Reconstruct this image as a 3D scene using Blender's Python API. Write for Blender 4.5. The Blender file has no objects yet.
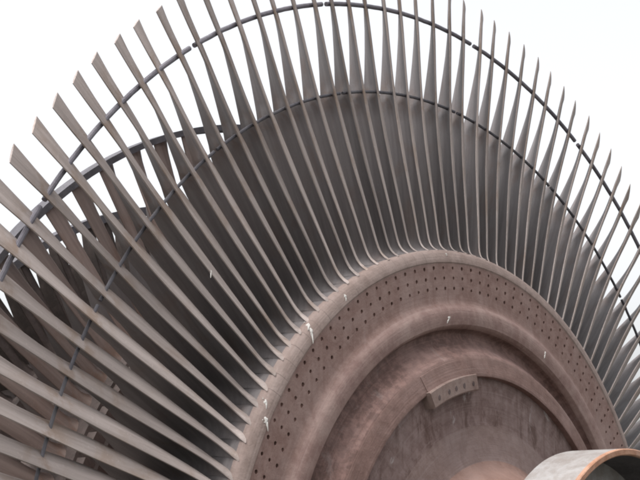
import bpy, bmesh, math, random
from mathutils import Vector, Matrix
random.seed(7)
PI = math.pi
scene = bpy.context.scene
col = scene.collection

# ------------------------------------------------------------------ node helpers
class NT:
    def __init__(self, name):
        self.m = bpy.data.materials.new(name); self.m.use_nodes = True
        self.t = self.m.node_tree; self.n = self.t.nodes; self.l = self.t.links
        self.bsdf = self.n['Principled BSDF']
    def new(self, kind, **props):
        nd = self.n.new(kind)
        for k, v in props.items(): setattr(nd, k, v)
        return nd
    def put(self, sock, v):
        if hasattr(v, 'node'): self.l.new(v, sock)
        else: sock.default_value = v
    def math(self, op, a, b=0.0, clamp=False):
        nd = self.new('ShaderNodeMath', operation=op, use_clamp=clamp)
        self.put(nd.inputs[0], a); self.put(nd.inputs[1], b)
        return nd.outputs[0]
    def noise(self, vec, scale, detail=4.0, rough=0.55, dist=0.0):
        nd = self.new('ShaderNodeTexNoise')
        self.put(nd.inputs['Vector'], vec)
        nd.inputs['Scale'].default_value = scale; nd.inputs['Detail'].default_value = detail
        nd.inputs['Roughness'].default_value = rough; nd.inputs['Distortion'].default_value = dist
        return nd.outputs['Fac']
    def ramp(self, fac, lo, hi):
        nd = self.new('ShaderNodeMapRange', clamp=True, interpolation_type='SMOOTHSTEP')
        self.put(nd.inputs[0], fac); nd.inputs[1].default_value = lo; nd.inputs[2].default_value = hi
        return nd.outputs[0]
    def mix(self, fac, a, b, mode='MIX'):
        nd = self.new('ShaderNodeMix', data_type='RGBA', blend_type=mode)
        self.put(nd.inputs[0], fac)
        self.put(nd.inputs[6], a if hasattr(a, 'node') else (*a, 1)); self.put(nd.inputs[7], b if hasattr(b, 'node') else (*b, 1))
        return nd.outputs[2]
    def scalevec(self, vec, s):
        nd = self.new('ShaderNodeMapping'); self.put(nd.inputs['Vector'], vec); nd.inputs['Scale'].default_value = s
        return nd.outputs[0]
    def obj(self):
        return self.new('ShaderNodeTexCoord').outputs['Object']
    def polar(self, vec):
        s = self.new('ShaderNodeSeparateXYZ'); self.put(s.inputs[0], vec)
        x, y, z = s.outputs
        r = self.math('SQRT', self.math('ADD', self.math('MULTIPLY', x, x), self.math('MULTIPLY', z, z)))
        th = self.math('ARCTAN2', x, z)
        return r, th, y
    def combine(self, x, y, z):
        nd = self.new('ShaderNodeCombineXYZ'); self.put(nd.inputs[0], x); self.put(nd.inputs[1], y); self.put(nd.inputs[2], z)
        return nd.outputs[0]
    def bump(self, h, strength, dist=0.01):
        nd = self.new('ShaderNodeBump'); nd.inputs['Strength'].default_value = strength; nd.inputs['Distance'].default_value = dist
        self.put(nd.inputs['Height'], h); self.l.new(nd.outputs[0], self.bsdf.inputs['Normal'])
    def done(self, color, rough=0.6, metal=0.0, spec=0.4):
        b = self.bsdf
        self.put(b.inputs['Base Color'], color if hasattr(color, 'node') else (*color, 1))
        self.put(b.inputs['Roughness'], rough); b.inputs['Metallic'].default_value = metal
        b.inputs['Specular IOR Level'].default_value = spec
        return self.m

def blade_material(name, base, dark, stain, stain_r):
    g = NT(name)
    o = g.obj()
    oi = g.new('ShaderNodeObjectInfo').outputs['Random']
    off = g.combine(g.math('MULTIPLY', oi, 37.0), g.math('MULTIPLY', oi, 91.0), g.math('MULTIPLY', oi, 53.0))
    va = g.new('ShaderNodeVectorMath', operation='ADD'); g.put(va.inputs[0], o); g.put(va.inputs[1], off)
    v = va.outputs[0]
    r, th, y = g.polar(o)
    streak = g.noise(g.scalevec(v, (60, 60, 3.0)), 1.0, 5, 0.6)
    blot = g.noise(v, 9.0, 5, 0.6, 0.4)
    fine = g.noise(v, 140.0, 3, 0.6)
    c = g.mix(g.ramp(streak, 0.30, 0.72), dark, base)
    c = g.mix(g.math('MULTIPLY', g.ramp(blot, 0.50, 0.72), 0.5), c, stain)
    # rust collected round the lacing wires
    s = None
    for rr in stain_r:
        d = g.math('ABSOLUTE', g.math('SUBTRACT', r, rr))
        k = g.math('SUBTRACT', 1.0, g.ramp(d, 0.004, 0.075))
        s = k if s is None else g.math('MAXIMUM', s, k)
    if s is not None:
        s = g.math('MULTIPLY', s, g.ramp(g.noise(v, 22.0, 4, 0.6), 0.42, 0.62))
        c = g.mix(g.math('MULTIPLY', s, 0.65), c, stain)
    c = g.mix(g.math('MULTIPLY', g.ramp(fine, 0.60, 0.75), 0.25), c, (base[0] * 1.5, base[1] * 1.5, base[2] * 1.5))
    # each blade is a little lighter or darker than the next
    hs = g.new('ShaderNodeHueSaturation'); g.put(hs.inputs['Color'], c)
    g.put(hs.inputs['Value'], g.math('ADD', 0.77, g.math('MULTIPLY', oi, 0.42)))
    g.bump(g.math('ADD', g.math('MULTIPLY', fine, 0.4), streak), 0.25, 0.004)
    return g.done(hs.outputs[0], g.math('ADD', 0.50, g.math('MULTIPLY', blot, 0.3)), 0.05, 0.28)

def rust_material(name, base, dark, light, streaks=0.5, seams=False, patches=0.0, mott=28.0, rough=0.7, contrast=1.0, rings=0.0):
    g = NT(name)
    o = g.obj()
    r, th, y = g.polar(o)
    big = g.noise(o, 5.0, 6, 0.62, 0.6)
    mid = g.noise(o, mott, 6, 0.7, 0.3)
    fine = g.noise(o, 190.0, 3, 0.6)
    drip = g.noise(g.scalevec(o, (46, 46, 2.2)), 1.0, 5, 0.62, 0.2)      # rust runs, downwards
    c = g.mix(g.ramp(mid, 0.36, 0.66), dark, base)
    c = g.mix(g.math('MULTIPLY', g.ramp(big, 0.44, 0.70), 0.55 * contrast), c, light)
    if streaks:
        c = g.mix(g.math('MULTIPLY', g.ramp(drip, 0.52, 0.70), streaks), c, dark)
        c = g.mix(g.math('MULTIPLY', g.ramp(drip, 0.46, 0.28), streaks * 0.6), c, light)
    if patches:
        p = g.noise(g.scalevec(o, (17, 17, 6.5)), 1.0, 7, 0.68, 0.8)
        c = g.mix(g.math('MULTIPLY', g.ramp(p, 0.525, 0.66), patches * 0.85), c, (0.075, 0.042, 0.033))
        q = g.noise(g.scalevec(o, (9, 9, 5)), 1.0, 7, 0.7, 1.2)
        c = g.mix(g.math('MULTIPLY', g.ramp(q, 0.60, 0.68), patches * 0.8), c, (0.30, 0.265, 0.255))
    if seams:
        f = g.math('FRACT', g.math('ADD', g.math('MULTIPLY', th, 136 / (2 * PI)), 0.5))
        d = g.math('ABSOLUTE', g.math('SUBTRACT', f, 0.5))
        line = g.math('SUBTRACT', 1.0, g.ramp(d, 0.012, 0.030))
        c = g.mix(g.math('MULTIPLY', line, g.math('MULTIPLY', g.ramp(big, 0.45, 0.66), 0.6)), c, (0.06, 0.035, 0.03))
    c = g.mix(g.math('MULTIPLY', g.ramp(fine, 0.58, 0.74), 0.22), c, light)
    if rings:                                      # old turning marks running round the disc
        tm = g.noise(g.combine(g.math('MULTIPLY', r, 230.0), g.math('MULTIPLY', th, 2.2), 0.0), 1.0, 3, 0.6)
        c = g.mix(g.math('MULTIPLY', g.ramp(tm, 0.52, 0.68), rings), c, dark)
        c = g.mix(g.math('MULTIPLY', g.ramp(tm, 0.46, 0.30), rings * 0.7), c, light)
        mid = g.math('ADD', mid, g.math('MULTIPLY', tm, rings * 1.2))
    g.bump(g.math('ADD', mid, g.math('MULTIPLY', fine, 0.5)), 0.32, 0.006)
    return g.done(c, g.math('ADD', rough - 0.1, g.math('MULTIPLY', mid, 0.25)), 0.0, 0.35)

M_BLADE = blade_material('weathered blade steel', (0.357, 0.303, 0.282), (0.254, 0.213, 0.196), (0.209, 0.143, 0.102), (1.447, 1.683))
M_FACEB = blade_material('shaded grey blade face', (0.190, 0.174, 0.174), (0.142, 0.128, 0.129), (0.150, 0.112, 0.097), (1.447,))  # greyer steel, darkened so the shade between blades sits in the colour
M_REAR = blade_material('weathered rear blade steel', (0.258, 0.201, 0.180), (0.170, 0.128, 0.114), (0.177, 0.106, 0.076), (1.02,))
M_WIRE = rust_material('lacing wire steel', (0.163, 0.152, 0.174), (0.116, 0.106, 0.122), (0.231, 0.218, 0.238), 0)
M_BAND = rust_material('dark shroud steel', (0.095, 0.090, 0.103), (0.061, 0.057, 0.065), (0.136, 0.129, 0.136), 0)
M_DARKDISC = rust_material('dark rear disc', (0.085, 0.064, 0.058), (0.050, 0.037, 0.033), (0.13, 0.10, 0.093), 0.3)  # even dark brown for rear discs, root blocks and short blades
M_RIM = rust_material('blade root rim metal', (0.264, 0.200, 0.178), (0.193, 0.141, 0.122), (0.306, 0.245, 0.224), 0.25, seams=True, rings=.4)
M_HOLES = rust_material('pinned root ring rust', (0.235, 0.156, 0.136), (0.167, 0.099, 0.084), (0.278, 0.203, 0.184), 0.6, rings=.25)
M_BEAD = rust_material('rounded disc shoulder', (0.245, 0.167, 0.147), (0.179, 0.110, 0.097), (0.325, 0.245, 0.220), 0.45, rings=.4)
M_GROOVE = rust_material('rusty groove', (0.180, 0.107, 0.092), (0.091, 0.051, 0.043), (0.243, 0.160, 0.144), 0.5, mott=44, patches=0.25, rings=.4)
M_LEDGE = rust_material('rusty ledge', (0.182, 0.112, 0.096), (0.123, 0.071, 0.059), (0.230, 0.157, 0.141), 0.4, rings=.4)
M_FACE = rust_material('grey stained disc face', (0.191, 0.135, 0.125), (0.115, 0.071, 0.062), (0.242, 0.185, 0.175), 0.6, patches=1.0, mott=36, rings=.4)
M_BOSS = rust_material('disc boss', (0.195, 0.140, 0.127), (0.147, 0.099, 0.087), (0.230, 0.177, 0.168), 0.3, patches=0.3, rings=.4)
M_FILLET = rust_material('shaft fillet', (0.232, 0.142, 0.114), (0.180, 0.103, 0.081), (0.273, 0.187, 0.161), 0.2)
M_HOLE = rust_material('pin hole bottom', (0.150, 0.080, 0.066), (0.10, 0.055, 0.045), (0.20, 0.115, 0.095), 0)
M_WEIGHT = rust_material('balance weight metal', (0.198, 0.138, 0.118), (0.145, 0.093, 0.078), (0.246, 0.191, 0.170), 0.5, patches=.25)
M_FLANGE = rust_material('pale coupling metal', (0.285, 0.270, 0.262), (0.215, 0.190, 0.176), (0.335, 0.330, 0.330), 0.5, rough=0.5)
M_ORANGE = rust_material('orange rusted edge', (0.394, 0.224, 0.150), (0.292, 0.143, 0.084), (0.449, 0.340, 0.286), 0.3)
M_BORE = rust_material('dark coupling bore', (0.069, 0.063, 0.065), (0.045, 0.039, 0.042), (0.098, 0.087, 0.087), 0.2)  # bore wall coloured dark, its shade painted into the tone
M_DROP_GLINT = rust_material('dried bird droppings and glint', (0.62, 0.60, 0.57), (0.42, 0.39, 0.36), (0.72, 0.71, 0.69), 0, mott=160)  # also colours the one painted glint
M_SCREW = rust_material('dark screw', (0.082, 0.052, 0.046), (0.048, 0.031, 0.029), (0.136, 0.103, 0.101), 0)
M_GROUND = rust_material('dark damp ground', (0.085, 0.085, 0.075), (0.06, 0.062, 0.052), (0.12, 0.115, 0.10), 0)

# ------------------------------------------------------------------ object helpers
def sharpen(bm, deg=34):
    bm.normal_update()
    for f in bm.faces: f.smooth = True
    for e in bm.edges:
        if len(e.link_faces) == 2 and e.calc_face_angle(0) > math.radians(deg): e.smooth = False

def link(name, bm, mats, parent=None, sharp=34):
    bmesh.ops.recalc_face_normals(bm, faces=bm.faces)
    sharpen(bm, sharp)
    me = bpy.data.meshes.new(name); bm.to_mesh(me); bm.free()
    for m in (mats if isinstance(mats, (list, tuple)) else [mats]): me.materials.append(m)
    o = bpy.data.objects.new(name, me); col.objects.link(o)
    if parent: o.parent = parent
    return o

def P(R, y, th): return Vector((R * math.sin(th), y, R * math.cos(th)))

def lathe(bm, prof, seg=272, mi=None, phase=0.0, a0=None, a1=None, closed=False):
    """revolve (R, y) profile about the rotor axis; mi = material index per profile span"""
    full = a0 is None
    n = seg if full else seg + 1
    rings = []
    for R, y in prof:
        rings.append([bm.verts.new(P(R, y, phase + 2 * PI * i / seg if full else a0 + (a1 - a0) * i / seg)) for i in range(n)])
    np_ = len(prof)
    spans = range(np_ if closed else np_ - 1)
    for j in spans:
        a, b = rings[j], rings[(j + 1) % np_]
        for i in range(n if full else n - 1):
            k = (i + 1) % n
            f = bm.faces.new((a[i], a[k], b[k], b[i]))
            if mi: f.material_index = mi[j]
    if not full and closed:
        bm.faces.new([r[0] for r in rings]); bm.faces.new([r[-1] for r in reversed(rings)])
    return rings

def hermite(xs, ys, x):
    n = len(xs)
    if x <= xs[0]: return ys[0]
    if x >= xs[-1]: return ys[-1]
    i = max(j for j in range(n - 1) if xs[j] <= x)
    def slope(j):
        if j == 0: return (ys[1] - ys[0]) / (xs[1] - xs[0])
        if j == n - 1: return (ys[-1] - ys[-2]) / (xs[-1] - xs[-2])
        a = (ys[j] - ys[j - 1]) / (xs[j] - xs[j - 1]); b = (ys[j + 1] - ys[j]) / (xs[j + 1] - xs[j])
        return 0.0 if a * b <= 0 else 2 * a * b / (a + b)
    h = xs[i + 1] - xs[i]; t = (x - xs[i]) / h
    return ((2*t**3 - 3*t**2 + 1) * ys[i] + (t**3 - 2*t**2 + t) * h * slope(i) + (-2*t**3 + 3*t**2) * ys[i + 1] + (t**3 - t**2) * h * slope(i + 1))

def blade_bm(rads, table, tF, yF, thick, bumps=(), M=14, edge=0.0028, root_flare=0.012):
    """twisted aerofoil: table rows (r, p1u, p1y, p2u, p2y, p3u, p3y) are Bezier camber points in metres from the front edge"""
    bm = bmesh.new(); rings = []
    xs = [t[0] for t in table]
    for r in rads:
        c = [hermite(xs, [t[k] for t in table], r) for k in range(1, 7)]
        pts = [(0.0, 0.0), (c[0], c[1]), (c[2], c[3]), (c[4], c[5])]
        th0, y0 = tF(r), yF(r)
        y_extra = min(0.0, y0 - yF(1e9))                      # root flare only stretches the front part
        tm = thick(r)
        side_a, side_b = [], []
        for i in range(M):
            s = i / (M - 1); s = s * s * (3 - 2 * s) * 0.5 + s * 0.5
            q = [(1-s)**3, 3*s*(1-s)**2, 3*s*s*(1-s), s**3]
            u = sum(q[k] * pts[k][0] for k in range(4)); y = sum(q[k] * pts[k][1] for k in range(4))
            d = [3*(1-s)**2, 6*s*(1-s), 3*s*s]
            du = sum(d[k] * (pts[k+1][0] - pts[k][0]) for k in range(3)); dy = sum(d[k] * (pts[k+1][1] - pts[k][1]) for k in range(3))
            L = math.hypot(du, dy) + 1e-9; nu, ny = dy / L, -du / L        # towards clockwise / front
            h = min(edge, tm * .4) * 0.5 + tm * 0.5 * (math.sin(PI * min(1.0, s * 1.0)) ** 0.8)
            hb = h
            for (rb, w, amp) in bumps: hb += amp * math.exp(-((r - rb) / w) ** 2) * math.sin(PI * s) ** 1.5
            yy = y0 + y - y_extra * min(1.0, s * 1.4)
            ha = h + root_flare * math.exp(-(r - rads[0]) / 0.016) * min(1.0, s * 3.5) * (1 - s * .5)
            side_a.append((u + nu * ha, yy + ny * ha)); side_b.append((u - nu * hb, yy - ny * hb))
        ring = side_a + side_b[::-1]
        rings.append([bm.verts.new(P(r, y, th0 + u / r)) for u, y in ring])
    n = len(rings[0])
    for a, b in zip(rings, rings[1:]):
        for i in range(n):
            k = (i + 1) % n
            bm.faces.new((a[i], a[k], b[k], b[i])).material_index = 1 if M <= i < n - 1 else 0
    bm.faces.new(rings[0]); bm.faces.new(rings[-1][::-1])
    return bm

def append_rotated(bm, src_mesh, ang):
    R = Matrix.Rotation(ang, 4, 'Y')
    base = len(bm.verts)
    vs = [bm.verts.new(R @ v.co) for v in src_mesh.vertices]
    for p in src_mesh.polygons:
        f = bm.faces.new([vs[i] for i in p.vertices]); f.smooth = True; f.material_index = p.material_index

def tube(bm, pts, r, sides=10):
    rings = []
    for i, p in enumerate(pts):
        t = (pts[min(i + 1, len(pts) - 1)] - pts[max(i - 1, 0)]).normalized()
        a = Vector((0, 1, 0)); b = t.cross(a).normalized(); a = b.cross(t)
        rings.append([bm.verts.new(p + (a * math.cos(2*PI*k/sides) + b * math.sin(2*PI*k/sides)) * r) for k in range(sides)])
    for u, v in zip(rings, rings[1:]):
        for k in range(sides):
            m = (k + 1) % sides
            bm.faces.new((u[k], u[m], v[m], v[k]))
    bm.faces.new(rings[0][::-1]); bm.faces.new(rings[-1])

# ------------------------------------------------------------------ the rotor
rotor = bpy.data.objects.new('turbine_rotor', None); col.objects.link(rotor)
rotor['label'] = 'weathered steam turbine rotor, rusty pinned disc ringed by long twisted blades, coupling flange in front'
rotor['category'] = 'turbine rotor'

N = 136; PITCH = 2 * PI / N; TH0 = -0.6725
HOLE0 = -0.7038

# ---- ring that carries the pinned blade roots: rim, three rows of pin holes
bm = bmesh.new()
rim = [(0.86, 0.300), (0.985, 0.300), (0.994, 0.292), (0.996, 0.20), (0.998, 0.10), (1.000, 0.030), (1.0005, 0.016), (0.996, 0.0075), (0.988, 0.0025), (0.974, -0.0022), (0.966, -0.0025), (0.9625, 0.0)]
lathe(bm, rim, 272, [1] * 2 + [3] * 3 + [0] * 6, HOLE0 - PITCH / 2)  # rim top behind the lip takes the darkened grey, as painted passage shade
rows = [(0.8800, 0.8940, 0.9080), (0.9080, 0.9219, 0.9360), (0.9360, 0.9500, 0.9625)]
for (ra, rc, rb) in rows:
    for i in range(N):
        tc = HOLE0 + i * PITCH
        c = P(rc + random.uniform(-.0006, .0006), 0.0, tc + random.uniform(-.0006, .0006))
        hr = 0.0047 * random.uniform(0.9, 1.12)
        er = c.normalized(); et = Vector((c.z, 0, -c.x)).normalized()
        b = [P(rb, 0, tc - PITCH/2), P(rb, 0, tc), P(rb, 0, tc + PITCH/2), P(rc, 0, tc + PITCH/2), P(ra, 0, tc + PITCH/2), P(ra, 0, tc), P(ra, 0, tc - PITCH/2), P(rc, 0, tc - PITCH/2)]
        dirs = [(1, -1), (1, 0), (1, 1), (0, 1), (-1, 1), (-1, 0), (-1, -1), (0, -1)]
        bo = [bm.verts.new(q) for q in b]
        def ringv(rad, y):
            out = []
            for (dr, dt) in dirs:
                k = rad / math.hypot(dr, dt)
                out.append(bm.verts.new(c + er * dr * k + et * dt * k + Vector((0, y, 0))))
            return out
        h0 = ringv(hr * 1.12, 0.0); h1 = ringv(hr, 0.0016); h2 = ringv(hr, random.choice((0.0035, 0.0045, 0.006)))
        for k in range(8):
            m = (k + 1) % 8
            bm.faces.new((bo[k], bo[m], h0[m], h0[k])).material_index = 1
            bm.faces.new((h0[k], h0[m], h1[m], h1[k])).material_index = 1
            bm.faces.new((h1[k], h1[m], h2[m], h2[k])).material_index = 2
        bm.faces.new(h2).material_index = 2
bmesh.ops.remove_doubles(bm, verts=bm.verts, dist=2e-5)
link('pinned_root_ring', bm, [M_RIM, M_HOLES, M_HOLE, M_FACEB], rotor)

# ---- rounded shoulder inside the holes, falling into the groove
bm = bmesh.new()
sh = [(0.8800, 0.0), (0.864, 0.0), (0.856, -0.0020), (0.848, -0.0075), (0.842, -0.0135), (0.836, -0.0175), (0.828, -0.0195), (0.818, -0.0205), (0.806, -0.0200), (0.795, -0.0175), (0.789, -0.011), (0.785, -0.003), (0.783, 0.006), (0.780, 0.014), (0.775, 0.018), (0.766, 0.018), (0.750, 0.008)]
lathe(bm, sh, 272, [2] * 3 + [0] * 8 + [1] * 5, HOLE0 - PITCH / 2)
link('disc_shoulder', bm, [M_BEAD, M_GROOVE, M_HOLES], rotor)

# ---- ledge ring around the inner face, and the inner face with its boss
bm = bmesh.new()
led = [(0.750, 0.008), (0.740, -0.002), (0.728, -0.016), (0.716, -0.031), (0.712, -0.037), (0.708, -0.0405), (0.702, -0.0425), (0.690, -0.0450), (0.664, -0.0505), (0.6555, -0.0525), (0.6535, -0.0520), (0.6525, -0.048), (0.6525, -0.034)]
lathe(bm, led, 272, [0] * 5 + [1] * 7, HOLE0)
link('ledge_ring', bm, [M_GROOVE, M_LEDGE], rotor)
bm = bmesh.new()
face = [(0.6525, -0.034), (0.640, -0.0340), (0.56, -0.035), (0.532, -0.0355), (0.524, -0.037), (0.516, -0.0390), (0.46, -0.050), (0.43, -0.057), (0.418, -0.064), (0.405, -0.078), (0.390, -0.100), (0.375, -0.135), (0.368, -0.17), (0.365, -0.20)]
lathe(bm, face, 272, [0] * 4 + [1] * 3 + [2] * 6, HOLE0)
link('disc_face', bm, [M_FACE, M_BOSS, M_FILLET], rotor)

# ---- balance weight seated under the ledge, with five screws
bm = bmesh.new()
lathe(bm, [(0.658, -0.0660), (0.620, -0.0680), (0.6165, -0.0655), (0.6165, -0.030), (0.658, -0.030), (0.6605, -0.0630)], 26, None, 0, -0.473, -0.140, True)
w = link('balance_weight', bm, M_WEIGHT, rotor, 30)
bm = bmesh.new()   # its pale flat tongue riveted onto the ledge
lathe(bm, [(0.7025, -0.0400), (0.7015, -0.0442), (0.690, -0.0468), (0.664, -0.0524), (0.659, -0.0545), (0.659, -0.0480), (0.690, -0.0420)], 22, None, 0, -0.462, -0.160, True)
link('tongue', bm, M_LEDGE, w, 30)
for th in (-0.428, -0.354, -0.301, -0.241, -0.174):
    bm = bmesh.new()
    c = P(0.636, -0.0672, th); s = 10
    top = [bm.verts.new(c + Vector((math.cos(2*PI*k/s) * .0050, -.0012, math.sin(2*PI*k/s) * .0068))) for k in range(s)]
    bot = [bm.verts.new(c + Vector((math.cos(2*PI*k/s) * .0062, .002, math.sin(2*PI*k/s) * .0080))) for k in range(s)]
    bm.faces.new(top)
    for k in range(s): bm.faces.new((top[k], top[(k+1) % s], bot[(k+1) % s], bot[k]))
    link('screw', bm, M_SCREW, w)

# ---- shaft and its coupling flange
bm = bmesh.new()
lathe(bm, [(0.3649, -0.198), (0.362, -0.26), (0.362, -0.305)], 128)
lathe(bm, [(0.86, 0.300), (0.80, 0.32), (0.78, 0.36), (0.78, 0.56)], 128)
lathe(bm, [(0.74, 0.80), (0.74, 1.0)], 128)
lathe(bm, [(0.68, 1.18), (0.62, 1.3), (0.40, 1.5), (0.40, 2.6), (0.0001, 2.6)], 128)
link('shaft', bm, M_GROOVE, rotor)
bm = bmesh.new()
lathe(bm, [(0.362, -0.300), (0.436, -0.300), (0.4455, -0.305), (0.447, -0.315), (0.447, -0.450)], 160)
fl = link('coupling_flange', bm, M_FLANGE, rotor)
bm = bmesh.new()
lathe(bm, [(0.447, -0.450), (0.4468, -0.458), (0.4445, -0.4605), (0.433, -0.4605), (0.4305, -0.458), (0.430, -0.449)], 160)
link('end_rim', bm, M_ORANGE, fl)
bm = bmesh.new()
lathe(bm, [(0.430, -0.449), (0.428, -0.338), (0.426, -0.335)], 128)
link('bore', bm, M_BORE, fl)
bm = bmesh.new()
lathe(bm, [(0.426, -0.335), (0.26, -0.335), (0.255, -0.330), (0.25, -0.20), (0.0005, -0.20)], 128)
link('bore_floor', bm, M_FLANGE, fl)

# ---- last-stage blades
RF = [1.0, 1.003, 1.007, 1.012, 1.018, 1.026, 1.036, 1.048, 1.064, 1.09, 1.13, 1.18, 1.25, 1.32, 1.38, 1.415, 1.433, 1.447, 1.461, 1.48, 1.52, 1.57, 1.63, 1.683, 1.73, 1.77, 1.80]
TF = [(0.99, .038, .017, .036, .15, -.008, .25),
      (1.08, .041, .018, .040, .110, .006, .195),
      (1.20, .044, .018, .048, .075, .026, .130),
      (1.30, .044, .017, .054, .056, .038, .100),
      (1.40, .039, .019, .054, .050, .038, .092),
      (1.455, .029, .019, .048, .047, .040, .077),
      (1.56, .023, .016, .042, .039, .050, .062),
      (1.683, .020, .013, .043, .028, .060, .049),
      (1.80, .020, .012, .043, .025, .065, .037)]
def tF(r):
    b = hermite([1.0, 1.3, 1.447, 1.6, 1.683, 1.8], [-.6725, -.6725, -.672, -.672, -.6735, -.678], r)
    return b - TH0 - 0.026 * math.exp(-(r - 1.0) / 0.014) - 0.004 * math.exp(-(r - 1.0) / 0.06)
def yF(r): 
    if r > 100: return 0.06
    return hermite([1.0, 1.03, 1.42, 1.7, 1.8], [.058, .060, .09, .09, .086], r) - 0.0460 * math.exp(-(r - 1.0) / 0.014)
def thF(r): return hermite([1.0, 1.2, 1.5, 1.7, 1.8], [.013, .012, .011, .009, .004], r) + 0.008 * math.exp(-(r - 1.0) / 0.010)
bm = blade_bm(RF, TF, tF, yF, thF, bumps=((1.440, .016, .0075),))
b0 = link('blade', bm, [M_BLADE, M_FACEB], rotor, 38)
VIS = list(range(-26, 46))                      # the ones the view can reach
rest = []
for i in range(N):
    k = i - 26
    ang = TH0 + k * PITCH + random.gauss(0, 0.0009)
    if k in VIS:
        o = b0 if k == VIS[0] else b0.copy()
        if o is not b0: col.objects.link(o); o.parent = rotor
        o.rotation_euler = (random.gauss(0, .0013), ang, random.gauss(0, .0013))
    else: rest.append(ang)
bm = bmesh.new()
for a in rest: append_rotated(bm, b0.data, a)
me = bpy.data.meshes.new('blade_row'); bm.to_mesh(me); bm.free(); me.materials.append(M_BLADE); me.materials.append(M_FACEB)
o = bpy.data.objects.new('blade_row', me); col.objects.link(o); o.parent = rotor; o['kind'] = 'stuff'

# ---- lacing wires, in lengths with a gap between them
def wire(R, y, rad, gaps, gap, m):
    """gaps in blade counts; a wire length spans from one gap to the next"""
    for a, b in zip(gaps, gaps[1:]):
        t0 = TH0 + a * PITCH + gap / 2; t1 = TH0 + b * PITCH - gap / 2
        n = max(6, int((b - a) * 4))
        pts = [P(R + random.gauss(0, .0002), y + random.gauss(0, .0002), t0 + (t1 - t0) * i / n) for i in range(n + 1)]
        bm = bmesh.new(); tube(bm, pts, rad)
        link('lacing_wire', bm, m, rotor)
wire(1.6840, 0.103, 0.0062, [-24.15, -15.15, -7.15, 0.83, 7.80, 16.78, 24.82, 32.85] + [40.85 + 8 * q for q in range(9)] + [111.85], 0.011, M_WIRE)
wire(1.4465, 0.105, 0.0042, [-24.2, -16.2, -8.2, -0.2, 7.8, 15.8, 23.75, 31.75, 39.8] + [47.8 + 8 * q for q in range(8)] + [111.8], 0.008, M_BAND)

# ---- second stage: shrouded blades on a smaller disc behind
N2 = 80
bm = bmesh.new()
lathe(bm, [(0.78, 0.570), (0.93, 0.570), (0.935, 0.575), (0.945, 0.582), (0.997, 0.588), (1.0, 0.592), (1.0, 0.79), (0.99, 0.80), (0.74, 0.80)], 208, [0] * 8)
d2 = link('rear_disc', bm, [M_DARKDISC], rotor)
T2 = [(0.99, .055, .012, .062, .07, .030, .140), (1.2, .056, .012, .074, .045, .058, .090), (1.44, .036, .008, .068, .022, .092, .038)]
R2 = [1.0, 1.01, 1.03, 1.07, 1.13, 1.2, 1.27, 1.34, 1.40, 1.437]
bm = blade_bm(R2, T2, lambda r: -0.012, lambda r: 0.622 if r < 100 else 0.615, lambda r: hermite([1.0, 1.03, 1.2, 1.44], [.022, .016, .013, .008], r))
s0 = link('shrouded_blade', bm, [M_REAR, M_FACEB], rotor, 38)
bmb = bmesh.new()
lathe(bmb, [(0.988, 0.556), (0.952, 0.556), (0.952, 0.600), (0.988, 0.600)], 3, None, 0, -0.017, 0.017, True)
r0 = link('root_block', bmb, M_DARKDISC, rotor, 30)
rest = []
for i in range(N2):
    ang = -0.833 + (i - 14) * 2 * PI / N2
    if i < 36:
        for src in (s0, r0):
            o = src if i == 0 else src.copy()
            if i: col.objects.link(o); o.parent = rotor
            o.rotation_euler = (0, ang + random.gauss(0, .0012), 0)
    else: rest.append(ang)
bm = bmesh.new()
for a in rest: append_rotated(bm, s0.data, a); append_rotated(bm, r0.data, a)
me = bpy.data.meshes.new('shrouded_blade_row'); bm.to_mesh(me); bm.free(); me.materials.append(M_REAR); me.materials.append(M_FACEB)
o = bpy.data.objects.new('shrouded_blade_row', me); col.objects.link(o); o.parent = rotor; o['kind'] = 'stuff'
bm = bmesh.new()
lathe(bm, [(1.434, 0.616), (1.451, 0.616), (1.451, 0.662), (1.434, 0.662)], 208, None, 0, closed=True)
link('shroud_band', bm, M_BAND, rotor)

# ---- third stage, smaller again
bm = bmesh.new()
lathe(bm, [(0.74, 0.985), (0.90, 0.985), (0.97, 0.99), (0.975, 0.995), (0.975, 1.17), (0.97, 1.18), (0.68, 1.18)], 160)
link('rear_disc', bm, M_DARKDISC, rotor)
T3 = [(0.97, .050, .012, .055, .06, .020, .120), (1.26, .035, .014, .060, .045, .06, .09)]
bm = blade_bm([0.975, 0.99, 1.03, 1.1, 1.18, 1.25], T3, lambda r: 0.0, lambda r: 1.01, lambda r: hermite([0.97, 1.0, 1.25], [.02, .014, .010], r))
t0 = link('short_blade', bm, [M_DARKDISC, M_DARKDISC], rotor, 38)
rest = []
for i in range(110):
    ang = -1.75 + i * 2 * PI / 110
    if i < 40:
        o = t0 if i == 0 else t0.copy()
        if i: col.objects.link(o); o.parent = rotor
        o.rotation_euler = (0, ang, 0)
    else: rest.append(ang)
bm = bmesh.new()
for a in rest: append_rotated(bm, t0.data, a)
me = bpy.data.meshes.new('short_blade_row'); bm.to_mesh(me); bm.free(); me.materials.append(M_REAR); me.materials.append(M_FACEB)
o = bpy.data.objects.new('short_blade_row', me); col.objects.link(o); o.parent = rotor; o['kind'] = 'stuff'
bm = bmesh.new()
lathe(bm, [(1.240, 1.00), (1.264, 1.00), (1.264, 1.05), (1.240, 1.05)], 160, None, 0, closed=True)
link('shroud_band', bm, M_BAND, rotor)

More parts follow.
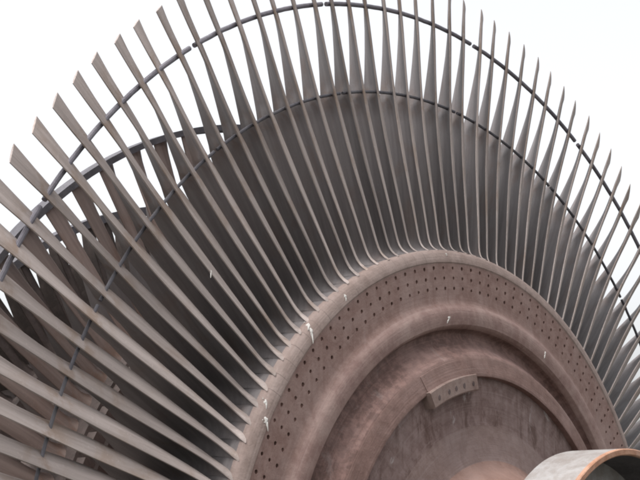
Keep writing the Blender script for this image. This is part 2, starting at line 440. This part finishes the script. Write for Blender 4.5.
# ---- bird droppings, thin dried splashes on the metal, and one painted blade glint
def dropping_or_glint(c, n, long, wide, lean=0.0, blobs=3):
    c = Vector(c); n = Vector(n).normalized()
    down = Vector((0, 0, -1)); down = (down - n * down.dot(n)).normalized(); side = n.cross(down)
    down = (down + side * lean).normalized(); side = n.cross(down)
    bm = bmesh.new()
    def blob(off_d, off_s, a, b):
        k = 16; ph = random.uniform(0, 6)
        rim = []
        for i in range(k):
            t = 2 * PI * i / k
            q = 1 + .22 * math.sin(3 * t + ph) + .12 * math.sin(5 * t + 2 * ph)
            rim.append(c + down * (off_d + a * q * math.cos(t)) + side * (off_s + b * q * math.sin(t)))
        lo = [bm.verts.new(p - n * .0010) for p in rim]
        mid = [bm.verts.new(c + down * off_d + side * off_s + (p - c - down * off_d - side * off_s) * .8 + n * .0010) for p in rim]
        top = bm.verts.new(c + down * off_d + side * off_s + n * .0016)
        for i in range(k):
            j = (i + 1) % k
            bm.faces.new((lo[i], lo[j], mid[j], mid[i])); bm.faces.new((mid[i], mid[j], top))
    blob(0, 0, long * .30, wide * .5)
    blob(long * .42, wide * .10, long * .42, wide * .22)
    for _ in range(blobs): blob(random.uniform(-.5, .9) * long, random.uniform(-1.0, 1.0) * wide, wide * .16, wide * .13)
    link('bird_dropping_or_glint', bm, M_DROP_GLINT, rotor, 60)
dropping_or_glint((-0.6853, 0.0110, 0.7253), (-0.61, -0.468, 0.64), .020, .011, 0, 1)
dropping_or_glint((-0.6859, 0.0000, 0.7090), (-0.22, -0.948, 0.23), .034, .008, 0, 1)
dropping_or_glint((-0.5582, 0.0006, 0.8101), (-0.18, -0.948, 0.263), .016, .008, 0, 1)
dropping_or_glint((-0.8389, 0.0056, 0.5318), (-0.45, -0.848, 0.279), .020, .009, 0, 1)
dropping_or_glint((-0.8446, -0.0016, 0.4905), (-0.274, -0.948, 0.161), .028, .010, .1, 2)
dropping_or_glint((-0.1486, -0.0206, 0.8005), (0.008, -0.999, -0.041), .020, .009, -.7, 0)
dropping_or_glint((0.3308, -0.0203, 0.7531), (0.04, -0.995, 0.091), .020, .005, -.5, 0)
dropping_or_glint((-0.9456, 0.0796, 0.8252), (0.092, -0.971, 0.222), .018, .004, -.4, 0)  # white mark drawn in place of a glint on a blade
dropping_or_glint((-0.1247, 0.0020, 0.9799), (-0.044, -0.948, 0.315), .007, .007, 0, 0)

# ------------------------------------------------------------------ ground (below the frame; it throws light up)
bm = bmesh.new()
bmesh.ops.create_grid(bm, x_segments=8, y_segments=8, size=400)
g = link('ground', bm, M_GROUND); g.location = (0, 0, -1.95); g['kind'] = 'structure'

# ------------------------------------------------------------------ light
SUN_EL, SUN_AZ = math.radians(66), math.radians(285)     # compass-like azimuth, from +Y clockwise
w = bpy.data.worlds.new('World'); scene.world = w; w.use_nodes = True
nt = w.node_tree; bg = nt.nodes['Background']
sky = nt.nodes.new('ShaderNodeTexSky'); sky.sky_type = 'NISHITA'; sky.sun_disc = False
sky.sun_elevation = SUN_EL; sky.sun_rotation = SUN_AZ; sky.air_density = 1.0; sky.dust_density = 6.0; sky.ozone_density = 1.0
hs = nt.nodes.new('ShaderNodeHueSaturation'); hs.inputs['Saturation'].default_value = 0.12
nt.links.new(sky.outputs[0], hs.inputs['Color']); nt.links.new(hs.outputs[0], bg.inputs[0])
bg.inputs[1].default_value = 0.15
sd = bpy.data.lights.new('sun', 'SUN'); sd.energy = 0.6; sd.angle = math.radians(40); sd.color = (1, .965, .92)
so = bpy.data.objects.new('sun', sd); col.objects.link(so)
d = Vector((math.sin(SUN_AZ) * math.cos(SUN_EL), math.cos(SUN_AZ) * math.cos(SUN_EL), math.sin(SUN_EL)))
so.rotation_euler = d.to_track_quat('Z', 'Y').to_euler(); so.location = d * 20

# ------------------------------------------------------------------ camera
cd = bpy.data.cameras.new('camera'); cd.sensor_width = 36; cd.lens = 80.853; cd.clip_end = 2000; cd.clip_start = 0.05
cam = bpy.data.objects.new('camera', cd); col.objects.link(cam)
cam.location = (-3.25283, -2.19711, 0.23473)
yaw, pit = -0.868882, 0.202943
fw = Vector((-math.sin(yaw) * math.cos(pit), math.cos(yaw) * math.cos(pit), math.sin(pit)))
cam.rotation_euler = fw.to_track_quat('-Z', 'Y').to_euler()
scene.camera = cam

scene.render.engine = 'CYCLES'; scene.cycles.filter_width = 2.0
scene.cycles.max_bounces = 8; scene.cycles.diffuse_bounces = 5
scene.view_settings.view_transform = 'Standard'; scene.view_settings.look = 'None'
scene.view_settings.exposure = 1.2; scene.view_settings.gamma = 1
